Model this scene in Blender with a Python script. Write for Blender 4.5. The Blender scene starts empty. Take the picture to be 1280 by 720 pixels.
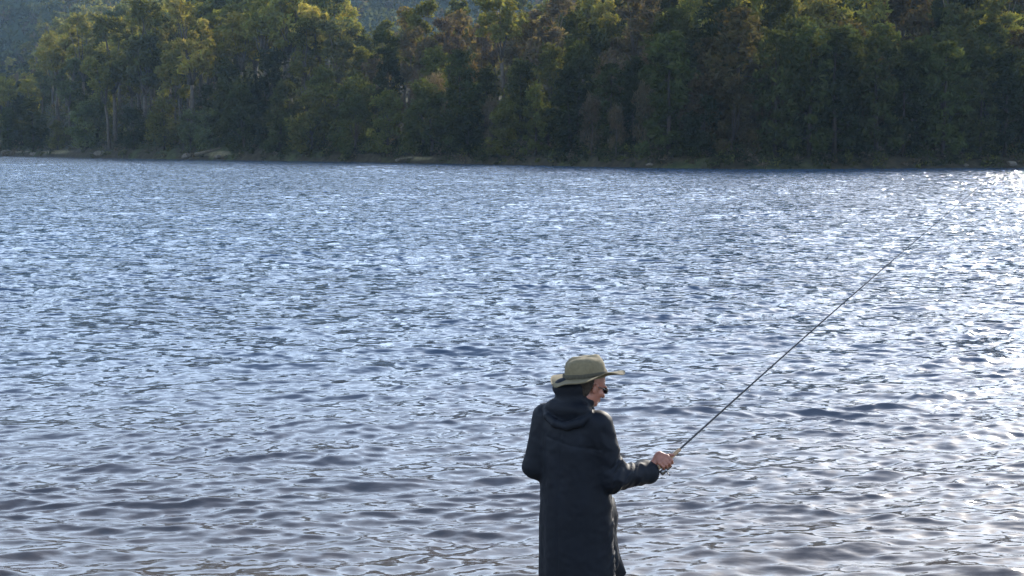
import bpy, math, random
import numpy as np
from mathutils import Vector, Matrix

sc = bpy.context.scene
col = sc.collection
R = math.radians

# ------------------------------------------------------------------ camera
FPX, CX, CY, HORIZ, CAMH = 1778.0, 640.0, 360.0, 183.0, 3.0     # numbers on the 1280 px frame
PITCH = math.atan((CY - HORIZ) / FPX)
cam = bpy.data.cameras.new('camera'); cam.sensor_width = 36; cam.lens = 36 * FPX / 1280
cam.clip_start = 0.1; cam.clip_end = 9000
cam_ob = bpy.data.objects.new('camera', cam); col.objects.link(cam_ob)
cam_ob.location = (0, 0, CAMH); cam_ob.rotation_euler = (math.pi / 2 - PITCH, 0, 0)
sc.camera = cam_ob

# ------------------------------------------------------------------ sky, sun, exposure
SUN_AZ, SUN_EL = 29.0, 24.0           # degrees right of the view direction (+Y), above the horizon
w = bpy.data.worlds.new('World'); sc.world = w; w.use_nodes = True
nt = w.node_tree; nt.nodes.clear()
out = nt.nodes.new('ShaderNodeOutputWorld'); bg = nt.nodes.new('ShaderNodeBackground')
sky = nt.nodes.new('ShaderNodeTexSky'); sky.sky_type = 'NISHITA'; sky.sun_disc = False
sky.sun_elevation = R(SUN_EL); sky.sun_rotation = R(SUN_AZ)
sky.air_density = 1.0; sky.dust_density = 1.0; sky.ozone_density = 1.3; sky.altitude = 100
bg.inputs['Strength'].default_value = 0.15
# broken bright cloud over the blue
tcw = nt.nodes.new('ShaderNodeTexCoord'); sxyz = nt.nodes.new('ShaderNodeSeparateXYZ'); nt.links.new(tcw.outputs['Generated'], sxyz.inputs[0])
zz = nt.nodes.new('ShaderNodeMath'); zz.operation = 'ADD'; zz.inputs[1].default_value = .22; nt.links.new(sxyz.outputs['Z'], zz.inputs[0])
dv = nt.nodes.new('ShaderNodeVectorMath'); dv.operation = 'DIVIDE'; cb = nt.nodes.new('ShaderNodeCombineXYZ')
for i_ in range(3): nt.links.new(zz.outputs[0], cb.inputs[i_])
nt.links.new(tcw.outputs['Generated'], dv.inputs[0]); nt.links.new(cb.outputs[0], dv.inputs[1])
cn = nt.nodes.new('ShaderNodeTexNoise'); cn.inputs['Scale'].default_value = 1.7; cn.inputs['Detail'].default_value = 6; cn.inputs['Roughness'].default_value = .6
nt.links.new(dv.outputs[0], cn.inputs['Vector'])
cr = nt.nodes.new('ShaderNodeValToRGB'); cr.color_ramp.elements[0].position = .32; cr.color_ramp.elements[1].position = .60
cr.color_ramp.elements[0].color = (0, 0, 0, 1); cr.color_ramp.elements[1].color = (.86, .86, .86, 1); nt.links.new(cn.outputs[0], cr.inputs[0])
cm = nt.nodes.new('ShaderNodeMix'); cm.data_type = 'RGBA'; cm.inputs[7].default_value = (9.1, 11.0, 13.9, 1)
lo_ = nt.nodes.new('ShaderNodeMapRange'); lo_.inputs['From Min'].default_value = .32; lo_.inputs['From Max'].default_value = .72
lo_.inputs['To Min'].default_value = 1; lo_.inputs['To Max'].default_value = .12; nt.links.new(sxyz.outputs['Z'], lo_.inputs['Value'])
ml = nt.nodes.new('ShaderNodeMath'); ml.operation = 'MULTIPLY'; nt.links.new(cr.outputs[0], ml.inputs[0]); nt.links.new(lo_.outputs[0], ml.inputs[1])
nt.links.new(ml.outputs[0], cm.inputs[0]); nt.links.new(sky.outputs[0], cm.inputs[6])
nt.links.new(cm.outputs[2], bg.inputs['Color']); nt.links.new(bg.outputs[0], out.inputs['Surface'])
sun = bpy.data.lights.new('sun', 'SUN'); sun.energy = 4.8; sun.angle = R(0.5); sun.color = (1, 0.93, 0.82)
sun_ob = bpy.data.objects.new('sun', sun); col.objects.link(sun_ob)
sd = Vector((math.sin(R(SUN_AZ)) * math.cos(R(SUN_EL)), math.cos(R(SUN_AZ)) * math.cos(R(SUN_EL)), math.sin(R(SUN_EL))))
sun_ob.rotation_euler = sd.to_track_quat('Z', 'Y').to_euler(); sun_ob.location = (20, -10, 40)
sc.view_settings.view_transform = 'Standard'; sc.view_settings.look = 'None'
sc.view_settings.gamma = 1; sc.view_settings.exposure = 1.27
sc.cycles.volume_bounces = 0; sc.cycles.max_bounces = 6; sc.cycles.transparent_max_bounces = 8
sc.cycles.sample_clamp_indirect = 6

# ------------------------------------------------------------------ helpers
def at(px, py, Y):
    """world point at ground distance Y seen at pixel (px, py) of the 1280x720 photograph"""
    dx, dz, dy = (px - CX) / FPX, -(py - CY) / FPX, 1.0
    c, s = math.cos(PITCH), math.sin(PITCH)
    y, z = dy * c + dz * s, -dy * s + dz * c
    t = Y / y
    return np.array([dx * t, Y, CAMH + z * t])

def tag(o, label=None, cat=None, group=None, kind=None):
    if label: o['label'] = label
    if cat: o['category'] = cat
    if group: o['group'] = group
    if kind: o['kind'] = kind
    return o

def mesh_np(name, v, f, smooth=False, attrs=None):
    """v (n,3); f (m,k) all faces the same size, or a list of such arrays"""
    fs = f if isinstance(f, list) else [f]
    fs = [np.asarray(a, dtype=np.int32) for a in fs if len(a)]
    me = bpy.data.meshes.new(name)
    v = np.asarray(v, dtype=np.float32)
    me.vertices.add(len(v)); me.vertices.foreach_set('co', v.ravel())
    loops = np.concatenate([a.ravel() for a in fs])
    tot = np.concatenate([np.full(len(a), a.shape[1], np.int32) for a in fs])
    st = np.concatenate([[0], np.cumsum(tot)[:-1]]).astype(np.int32)
    me.loops.add(len(loops)); me.loops.foreach_set('vertex_index', loops)
    me.polygons.add(len(tot)); me.polygons.foreach_set('loop_start', st)
    try: me.polygons.foreach_set('loop_total', tot)
    except Exception: pass
    me.polygons.foreach_set('use_smooth', np.full(len(tot), smooth))
    me.update(calc_edges=True)
    for k, (typ, arr) in (attrs or {}).items():
        a = me.attributes.new(k, typ, 'POINT')
        arr = np.asarray(arr, dtype=np.float32)
        a.data.foreach_set('color' if typ == 'FLOAT_COLOR' else 'value', arr.ravel())
    me.validate()
    return me

def put(name, me, mat=None, parent=None, loc=(0, 0, 0)):
    o = bpy.data.objects.new(name, me); col.objects.link(o)
    if mat and me and not me.materials: me.materials.append(mat)
    if parent: o.parent = parent
    o.location = loc
    return o

def empty(name, loc, rz=0):
    o = bpy.data.objects.new(name, None); col.objects.link(o)
    o.location = loc; o.rotation_euler = (0, 0, rz); o.empty_display_size = 0.3
    return o

def hash3(ix, iy, iz, seed):
    h = (ix.astype(np.int64) * 374761393 + iy.astype(np.int64) * 668265263 + iz.astype(np.int64) * 2147483647 + seed * 144665) & 0xffffffff
    h = ((h ^ (h >> 13)) * 1274126177) & 0xffffffff
    h = ((h ^ (h >> 16)) * 2246822519) & 0xffffffff
    return ((h ^ (h >> 15)) & 0xffff) / 65535.0

def vnoise(x, y, z=None, seed=0):
    """smooth value noise in -1..1"""
    x = np.asarray(x, float); y = np.asarray(y, float); z = np.zeros_like(x) if z is None else np.asarray(z, float)
    ix, iy, iz = np.floor(x), np.floor(y), np.floor(z)
    fx, fy, fz = x - ix, y - iy, z - iz
    fx, fy, fz = [t * t * (3 - 2 * t) for t in (fx, fy, fz)]
    r = 0
    for a in (0, 1):
        for b in (0, 1):
            for c in (0, 1):
                r = r + hash3(ix + a, iy + b, iz + c, seed) * (fx if a else 1 - fx) * (fy if b else 1 - fy) * (fz if c else 1 - fz)
    return r * 2 - 1

def tube(pts, rad, n=8, cap=True):
    """tapered tube through pts; returns v, quads (+tri caps as degenerate-free fans)"""
    pts = [Vector(p) for p in pts]; V = []; F = []; T = []
    prev = None
    for i, p in enumerate(pts):
        d = (pts[min(i + 1, len(pts) - 1)] - pts[max(i - 1, 0)]).normalized()
        if prev is None:
            a = d.orthogonal().normalized()
        else:
            a = (prev - d * prev.dot(d)).normalized()
        prev = a; b = d.cross(a)
        for k in range(n):
            t = 2 * math.pi * k / n
            V.append(p + (a * math.cos(t) + b * math.sin(t)) * rad[i])
    for i in range(len(pts) - 1):
        for k in range(n):
            F.append((i * n + k, i * n + (k + 1) % n, (i + 1) * n + (k + 1) % n, (i + 1) * n + k))
    if cap:
        for base, q in ((0, pts[0]), ((len(pts) - 1) * n, pts[-1])):
            c = len(V); V.append(q)
            for k in range(n):
                a_, b_ = base + k, base + (k + 1) % n
                T.append((b_, a_, c) if base == 0 else (a_, b_, c))
    return np.array([tuple(v) for v in V]), np.array(F), np.array(T).reshape(-1, 3)

def join(parts):
    """parts: list of (v, quads, tris) -> v, [quads, tris]"""
    V, Q, T, n = [], [], [], 0
    for v, q, t in parts:
        V.append(v); n0 = n; n += len(v)
        if len(q): Q.append(np.asarray(q) + n0)
        if len(t): T.append(np.asarray(t) + n0)
    fs = []
    if Q: fs.append(np.concatenate(Q))
    if T: fs.append(np.concatenate(T))
    return np.concatenate(V), fs

# ------------------------------------------------------------------ materials
def mat(name):
    m = bpy.data.materials.new(name); m.use_nodes = True
    nt = m.node_tree
    return m, nt, nt.nodes['Principled BSDF'], nt.nodes['Material Output']
def nd(nt, t, **kw):
    n = nt.nodes.new(t)
    for k, v in kw.items(): setattr(n, k, v)
    return n
def ramp(nt, fac, stops):
    r = nd(nt, 'ShaderNodeValToRGB'); e = r.color_ramp.elements
    e[0].position, e[0].color = stops[0][0], (*stops[0][1], 1)
    e[1].position, e[1].color = stops[-1][0], (*stops[-1][1], 1)
    for p, c in stops[1:-1]:
        x = e.new(p); x.color = (*c, 1)
    nt.links.new(fac, r.inputs[0]); return r
def noise(nt, vec, scale, detail=3, rough=.55, mapscale=None):
    n = nd(nt, 'ShaderNodeTexNoise'); n.inputs['Scale'].default_value = scale
    n.inputs['Detail'].default_value = detail; n.inputs['Roughness'].default_value = rough
    if mapscale:
        mp = nd(nt, 'ShaderNodeMapping'); mp.inputs['Scale'].default_value = mapscale
        nt.links.new(vec, mp.inputs['Vector']); vec = mp.outputs[0]
    nt.links.new(vec, n.inputs['Vector']); return n

def plain(name, c, rough=.6, metal=0, nscale=30, var=.25, bump=0, spec=.5, dist=.002):
    m, nt, p, o = mat(name)
    tc = nd(nt, 'ShaderNodeTexCoord'); n = noise(nt, tc.outputs['Object'], nscale)
    r = ramp(nt, n.outputs[0], [(.3, tuple(x * (1 - var) for x in c)), (.7, tuple(min(1, x * (1 + var)) for x in c))])
    nt.links.new(r.outputs[0], p.inputs['Base Color'])
    p.inputs['Roughness'].default_value = rough; p.inputs['Metallic'].default_value = metal
    p.inputs['Specular IOR Level'].default_value = spec
    if bump:
        b = nd(nt, 'ShaderNodeBump'); b.inputs['Strength'].default_value = bump; b.inputs['Distance'].default_value = dist
        nt.links.new(n.outputs[0], b.inputs['Height']); nt.links.new(b.outputs[0], p.inputs['Normal'])
    return m

def water_material():
    m, nt, p, o = mat('lake_water')
    L = nt.links
    geo = nd(nt, 'ShaderNodeNewGeometry'); att = nd(nt, 'ShaderNodeAttribute', attribute_name='rough_sea')
    # ripples finer than the mesh: tilts of the surface normal from two sizes of noise, crests lying across the view
    def tilt(ms, scale, detail, amount):
        n = noise(nt, geo.outputs['Position'], scale, detail, .6, ms)
        s = nd(nt, 'ShaderNodeVectorMath', operation='SUBTRACT'); s.inputs[1].default_value = (.5, .5, .5)
        L.new(n.outputs['Color'], s.inputs[0])
        q = nd(nt, 'ShaderNodeVectorMath', operation='MULTIPLY'); q.inputs[1].default_value = (amount * .7, amount, 0)
        L.new(s.outputs[0], q.inputs[0]); return q
    fine = tilt((.55, 1.7, 1), 9.0, 3, .50)
    far = tilt((.5, 1.2, 1), 5.0, 2, 2.5)
    sc_ = nd(nt, 'ShaderNodeVectorMath', operation='SCALE'); L.new(far.outputs[0], sc_.inputs[0]); L.new(att.outputs['Fac'], sc_.inputs['Scale'])
    a1 = nd(nt, 'ShaderNodeVectorMath', operation='ADD'); L.new(fine.outputs[0], a1.inputs[0]); L.new(sc_.outputs[0], a1.inputs[1])
    a2 = nd(nt, 'ShaderNodeVectorMath', operation='ADD'); L.new(a1.outputs[0], a2.inputs[0]); L.new(geo.outputs['Normal'], a2.inputs[1])
    nn = nd(nt, 'ShaderNodeVectorMath', operation='NORMALIZE'); L.new(a2.outputs[0], nn.inputs[0])
    L.new(nn.outputs[0], p.inputs['Normal'])
    # peaty brown in the shallows, blue grey where it is deep
    sx = nd(nt, 'ShaderNodeSeparateXYZ'); L.new(geo.outputs['Position'], sx.inputs[0])
    mr = nd(nt, 'ShaderNodeMapRange'); mr.inputs['From Min'].default_value = 9; mr.inputs['From Max'].default_value = 45
    L.new(sx.outputs['Y'], mr.inputs['Value'])
    r = ramp(nt, mr.outputs[0], [(0, (.056, .046, .042)), (.3, (.034, .048, .074)), (1, (.026, .052, .092))])
    L.new(r.outputs[0], p.inputs['Base Color'])
    p.inputs['Roughness'].default_value = .085; p.inputs['IOR'].default_value = 1.33
    return m

def foliage_material(name='foliage', trans=.42):
    m, nt, p, o = mat(name)
    L = nt.links
    nt.nodes.remove(p)
    oi = nd(nt, 'ShaderNodeObjectInfo'); at_ = nd(nt, 'ShaderNodeAttribute', attribute_name='tint')
    mx = nd(nt, 'ShaderNodeMix', data_type='RGBA', blend_type='MULTIPLY'); mx.inputs[0].default_value = 1
    L.new(oi.outputs['Color'], mx.inputs[6]); L.new(at_.outputs['Color'], mx.inputs[7])
    d = nd(nt, 'ShaderNodeBsdfDiffuse'); t = nd(nt, 'ShaderNodeBsdfTranslucent'); g = nd(nt, 'ShaderNodeBsdfGlossy')
    g.inputs['Roughness'].default_value = .45
    warm = nd(nt, 'ShaderNodeMix', data_type='RGBA', blend_type='MULTIPLY'); warm.inputs[0].default_value = 1
    warm.inputs[7].default_value = (1.5, 1.35, .6, 1); L.new(mx.outputs[2], warm.inputs[6])
    L.new(mx.outputs[2], d.inputs[0]); L.new(warm.outputs[2], t.inputs[0])
    ms = nd(nt, 'ShaderNodeMixShader'); ms.inputs[0].default_value = trans
    L.new(d.outputs[0], ms.inputs[1]); L.new(t.outputs[0], ms.inputs[2])
    m2 = nd(nt, 'ShaderNodeMixShader'); m2.inputs[0].default_value = .0
    L.new(ms.outputs[0], m2.inputs[1]); L.new(g.outputs[0], m2.inputs[2])
    L.new(m2.outputs[0], o.inputs['Surface'])
    return m

def ground_material():
    m, nt, p, o = mat('ground')
    L = nt.links
    g = nd(nt, 'ShaderNodeNewGeometry')
    n1 = noise(nt, g.outputs['Position'], .06, 4); n2 = noise(nt, g.outputs['Position'], .9, 5)
    soil = ramp(nt, n2.outputs[0], [(.3, (.014, .012, .008)), (.55, (.028, .024, .014)), (.75, (.05, .042, .026))])
    grass = ramp(nt, n2.outputs[0], [(.3, (.016, .022, .008)), (.7, (.045, .05, .02))])
    mk = ramp(nt, n1.outputs[0], [(.52, (0, 0, 0)), (.60, (1, 1, 1))])
    mx = nd(nt, 'ShaderNodeMix', data_type='RGBA'); L.new(mk.outputs[0], mx.inputs[0]); L.new(soil.outputs[0], mx.inputs[6]); L.new(grass.outputs[0], mx.inputs[7])
    # pale sand and dry grass where the attribute says so
    a = nd(nt, 'ShaderNodeAttribute', attribute_name='pale')
    sand = ramp(nt, n2.outputs[0], [(.3, (.06, .055, .03)), (.7, (.14, .12, .07))])
    m2 = nd(nt, 'ShaderNodeMix', data_type='RGBA'); L.new(a.outputs['Fac'], m2.inputs[0]); L.new(mx.outputs[2], m2.inputs[6]); L.new(sand.outputs[0], m2.inputs[7])
    sp = nd(nt, 'ShaderNodeSeparateXYZ'); L.new(g.outputs['Position'], sp.inputs[0])
    fw = nd(nt, 'ShaderNodeMapRange'); fw.inputs['From Min'].default_value = 480; fw.inputs['From Max'].default_value = 600; L.new(sp.outputs['Y'], fw.inputs['Value'])
    wood = ramp(nt, n2.outputs[0], [(.3, (.012, .020, .010)), (.7, (.035, .050, .022))])
    m3 = nd(nt, 'ShaderNodeMix', data_type='RGBA'); L.new(fw.outputs[0], m3.inputs[0]); L.new(m2.outputs[2], m3.inputs[6]); L.new(wood.outputs[0], m3.inputs[7])
    L.new(m3.outputs[2], p.inputs['Base Color']); p.inputs['Roughness'].default_value = .95
    p.inputs['Specular IOR Level'].default_value = .1
    b = nd(nt, 'ShaderNodeBump'); b.inputs['Strength'].default_value = .5; b.inputs['Distance'].default_value = .05
    L.new(n2.outputs[0], b.inputs['Height']); L.new(b.outputs[0], p.inputs['Normal'])
    return m

M_WATER = water_material(); M_LEAF = foliage_material(); M_GROUND = ground_material()
M_BARK = plain('pale_bark', (.05, .043, .034), .9, nscale=3, var=.5, bump=.4, dist=.03, spec=.2)
M_DARKBARK = plain('dark_bark', (.028, .022, .018), .95, nscale=3, var=.4, bump=.4, dist=.03, spec=.2)
M_ROCK = plain('shore_rock', (.085, .075, .06), .9, nscale=2.5, var=.5, bump=.6, dist=.05, spec=.2)
M_LOG = plain('bleached_wood', (.075, .066, .047), .9, nscale=4, var=.35, bump=.5, dist=.03, spec=.2)

# ------------------------------------------------------------------ terrain
shore_pts = np.array([(-900, 700), (-420, 600), (-260, 525), (-160, 446), (-110, 372), (-63, 314), (-34, 276), (0, 232), (12, 208), (22, 191), (36, 187), (52, 192), (72, 201), (110, 222), (250, 260), (900, 330)], float)
def shore(x):
    x = np.asarray(x, float); s = 0
    for o_ in (-9, -4.5, 0, 4.5, 9): s = s + np.interp(x + o_, shore_pts[:, 0], shore_pts[:, 1])
    return s / 5 + 1.2 * vnoise(x / 9, x * 0, seed=4) + .5 * vnoise(x / 3, x * 0, seed=5)

def hill(x, y):
    """height of the land beyond the lake, d metres behind the far shoreline"""
    x = np.asarray(x, float); y = np.asarray(y, float)
    d = y - shore(x)
    u = x / np.maximum(y, 30) * FPX + CX                       # bearing, in the photo's pixels
    slope = np.interp(u, [-200, -40, 30, 90, 380, 470, 600, 690, 800, 1280, 1700], [.06, .06, .12, .30, .27, .165, .15, .155, .17, .19, .17])
    ridge = np.interp(u, [-200, 0, 90, 380, 470, 620, 800, 1280, 1700], [60, 60, 110, 120, 150, 210, 260, 280, 280])
    near = slope * (ridge * (1 - np.exp(-np.maximum(d, 0) / ridge))) * 1.25
    near = near * np.where(d > ridge * 2, np.exp(-((d - ridge * 2) / 300.0) ** 2), 1)
    bank = .75 * np.clip(d / 2.0, 0, 1) + .35 * np.clip(d / 12, 0, 1)
    t = np.clip((y - 620) / 1300, 0, 1)
    far = 400 * t * t * (3 - 2 * t) * (1 + .22 * vnoise(x / 330, y / 330, seed=8)) + 12 * t * vnoise(x / 90, y / 90, seed=9)
    z = bank + near + far + .8 * vnoise(x / 14, y / 14, seed=3) * np.clip(d / 20, 0, 1)
    bed = -2.5 * np.clip(-d / 14, 0, 1)
    return np.where(d > 0, z, bed)

def near_bank(x, y):
    return np.interp(y, [-60, -10, 0, 4, 7, 8.4, 9.3, 12, 25, 60], [6, 2.4, 1.42, .55, .12, .02, -.07, -.5, -2, -2.6])

PALE = [(-152, 4, 9, 1.5), (-128, 2.2, 7, .9), (-66, 2.2, 4, 1.2), (-17, 1.6, 3, .6)]  # x, d, half width, half depth
def build_ground():
    xs = np.concatenate([-np.geomspace(2600, 190, 40), np.arange(-186, 96, 1.5), np.geomspace(98, 2600, 44)])
    d = np.concatenate([np.array([-14, -8, -4, -2]), np.arange(-1, 4, .5), np.geomspace(4.2, 400, 70), np.linspace(415, 3000, 110)])
    X, D = np.meshgrid(xs, d, indexing='ij')
    Y = shore(X) + D
    Z = hill(X, Y)
    # rows between the viewer's bank and the lake bed
    yn = np.concatenate([np.linspace(-60, -2, 14), np.arange(-1, 14, .5), np.array([16, 20, 28, 45])])
    Xn, Yn = np.meshgrid(xs, yn, indexing='ij')
    Yn = Yn + 0 * Xn
    Zn = near_bank(Xn, Yn) + .04 * vnoise(Xn / .9, Yn / .9, seed=12) * (Yn < 12)
    X = np.concatenate([Xn, X], 1); Y = np.concatenate([Yn, Y], 1); Z = np.concatenate([Zn, Z], 1)
    pale = np.zeros_like(X)
    dd = Y - shore(X)
    for px_, d0, hw, hd in PALE:
        q = ((X - px_) / hw) ** 2 + ((dd - d0) / hd) ** 2
        pale = np.maximum(pale, np.clip(1.5 - q, 0, 1))
    u = X / np.maximum(Y, 30) * FPX + CX
    v = (Z - CAMH) / np.maximum(Y, 30)
    pale = np.maximum(pale, (Y > 600) * np.clip(1.2 - ((X - 20) / 26) ** 2 - ((Y - 1010) / 95) ** 2, 0, .35))
    pale = np.maximum(pale, (Y < 11) * .75)
    n0, n1 = X.shape
    idx = np.arange(n0 * n1).reshape(n0, n1)
    q = np.stack([idx[:-1, :-1], idx[1:, :-1], idx[1:, 1:], idx[:-1, 1:]], -1).reshape(-1, 4)
    me = mesh_np('ground', np.stack([X, Y, Z], -1).reshape(-1, 3), q, True, {'pale': ('FLOAT', pale.ravel())})
    tag(put('ground', me, M_GROUND), kind='structure')
build_ground()

# ------------------------------------------------------------------ water
def build_water():
    rng = np.random.default_rng(11)
    ys = [6.0]; y = 6.0
    while y < 760:
        if y < 9.4: s = .12
        else: s = max(.023, min(y * y / 8500, .10 + .0012 * max(0, y - 25)) if y < 90 else (.18 + (y - 90) * .0007 if y < 270 else .31 + (y - 270) * .006))
        y += s; ys.append(y)
    ys = np.array(ys)
    us = np.concatenate([-np.geomspace(9, .48, 14), np.linspace(-.46, .46, 540), np.geomspace(.48, 9, 14)])
    Y, U = np.meshgrid(ys, us, indexing='ij')
    X = U * (Y + 1.0)
    X = X.astype(np.float32); Y = Y.astype(np.float32)
    sy = np.gradient(ys)[:, None].astype(np.float32) + 0 * X; sx = ((Y + 1) * np.gradient(us)[None, :]).astype(np.float32)
    N = 170
    lam = np.exp(rng.uniform(math.log(.11), math.log(3.4), N))
    spread = np.interp(lam, [.11, .5, 1.2, 3.4], [31, 25, 19, 13])
    ang = R(-90 + 9) + np.radians(rng.normal(0, 1, N) * spread)
    k = 2 * math.pi / lam
    kx, ky = k * np.cos(ang), k * np.sin(ang)
    ph = rng.uniform(0, 2 * math.pi, N)
    wt = np.interp(np.log(lam), np.log([.11, .3, .7, 1.5, 3.4]), [1.35, 1.5, 1.05, .65, .30])
    slope = wt / math.sqrt((wt ** 2).sum() / 2) * SEA
    amp = slope / k
    gust = np.float32(1) + .32 * vnoise(X / 5.5, Y / 9.0, seed=21) + .28 * vnoise(X / 19, Y / 34, seed=22)
    wx = X + .45 * vnoise(X / 2.1, Y / 2.1, seed=23); wy = Y + .45 * vnoise(X / 2.1, Y / 2.1, seed=24)
    gust = (gust * np.interp(Y, [8, 25, 60, 180], [1.0, .86, .86, 1.1])).astype(np.float32); wx = wx.astype(np.float32); wy = wy.astype(np.float32); amp = amp.astype(np.float32); slope = slope.astype(np.float32)
    kx = kx.astype(np.float32); ky = ky.astype(np.float32); ph = ph.astype(np.float32)
    Z = np.zeros_like(X); DX = np.zeros_like(X); DY = np.zeros_like(X); lost = np.zeros_like(X)
    for i in range(N):
        w_ = np.clip((lam[i] / np.maximum(sy * abs(math.sin(ang[i])), sx * abs(math.cos(ang[i]))) - 2.6) / 1.6, 0, 1).astype(np.float32)
        lost += (1 - w_) * slope[i] ** 2 / 2
        act = w_.max(axis=1) > 0
        a = amp[i] * w_[act] * gust[act]
        p_ = kx[i] * wx[act] + ky[i] * wy[act] + ph[i]
        sn, cs = np.sin(p_), np.cos(p_)
        Z[act] += a * cs
        DX[act] -= a * sn * math.cos(ang[i]) * .75; DY[act] -= a * sn * math.sin(ang[i]) * .75
    calm = np.clip((Y - 7.0) / 2.4, .1, 1)
    Xo, Yo = X + DX * calm, Y + DY * calm
    # the sheet ends just inside the far bank
    lim = shore(Xo) + 1.0
    Z = np.where(Y > lim + 6, -1.2, Z * calm)
    n0, n1 = X.shape
    idx = np.arange(n0 * n1).reshape(n0, n1)
    q = np.stack([idx[:-1, :-1], idx[:-1, 1:], idx[1:, 1:], idx[1:, :-1]], -1).reshape(-1, 4)
    keep = (Y < lim + 12)[:-1, :-1].ravel()
    me = mesh_np('lake_water', np.stack([Xo, Yo, Z], -1).reshape(-1, 3), q[keep], True, {'rough_sea': ('FLOAT', (np.sqrt(lost) / SEA).ravel())})
    tag(put('lake_water', me, M_WATER), kind='structure')
SEA = .235
build_water()

# ------------------------------------------------------------------ trees
def leaves(rng, cen, rad, n, size, shell=.55, aspect=1.6, up=0.0, flat=1.0):
    """n leaf sprays round cen in an ellipsoid of radii rad: returns quad verts (4n,3)"""
    d = rng.normal(size=(n, 3)); d /= np.linalg.norm(d, axis=1)[:, None]
    r = rng.uniform(shell, 1.0, (n, 1)) ** .8
    c = np.asarray(cen) + d * r * np.asarray(rad)
    a = rng.normal(size=(n, 3)); a[:, 2] = a[:, 2] * flat + up * 2
    a /= np.linalg.norm(a, axis=1)[:, None]
    b = np.cross(a, rng.normal(size=(n, 3))); b /= np.linalg.norm(b, axis=1)[:, None]
    s = size * rng.uniform(.55, 1.35, (n, 1))
    a = a * s * aspect; b = b * s
    k = rng.uniform(.2, .6, (n, 1))
    V = np.stack([c - a, c + b * k * 1.5 + a * .1, c + a, c - b * .8 - a * .15], 1).reshape(-1, 3)
    return V, d

def finish_crown(rng, chunks):
    V = np.concatenate([c[0] for c in chunks])
    n = len(V) // 4
    tint = np.concatenate([np.repeat(c[1], 4, axis=0) for c in chunks])
    F = np.arange(n * 4).reshape(n, 4)
    return V, F, tint

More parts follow.
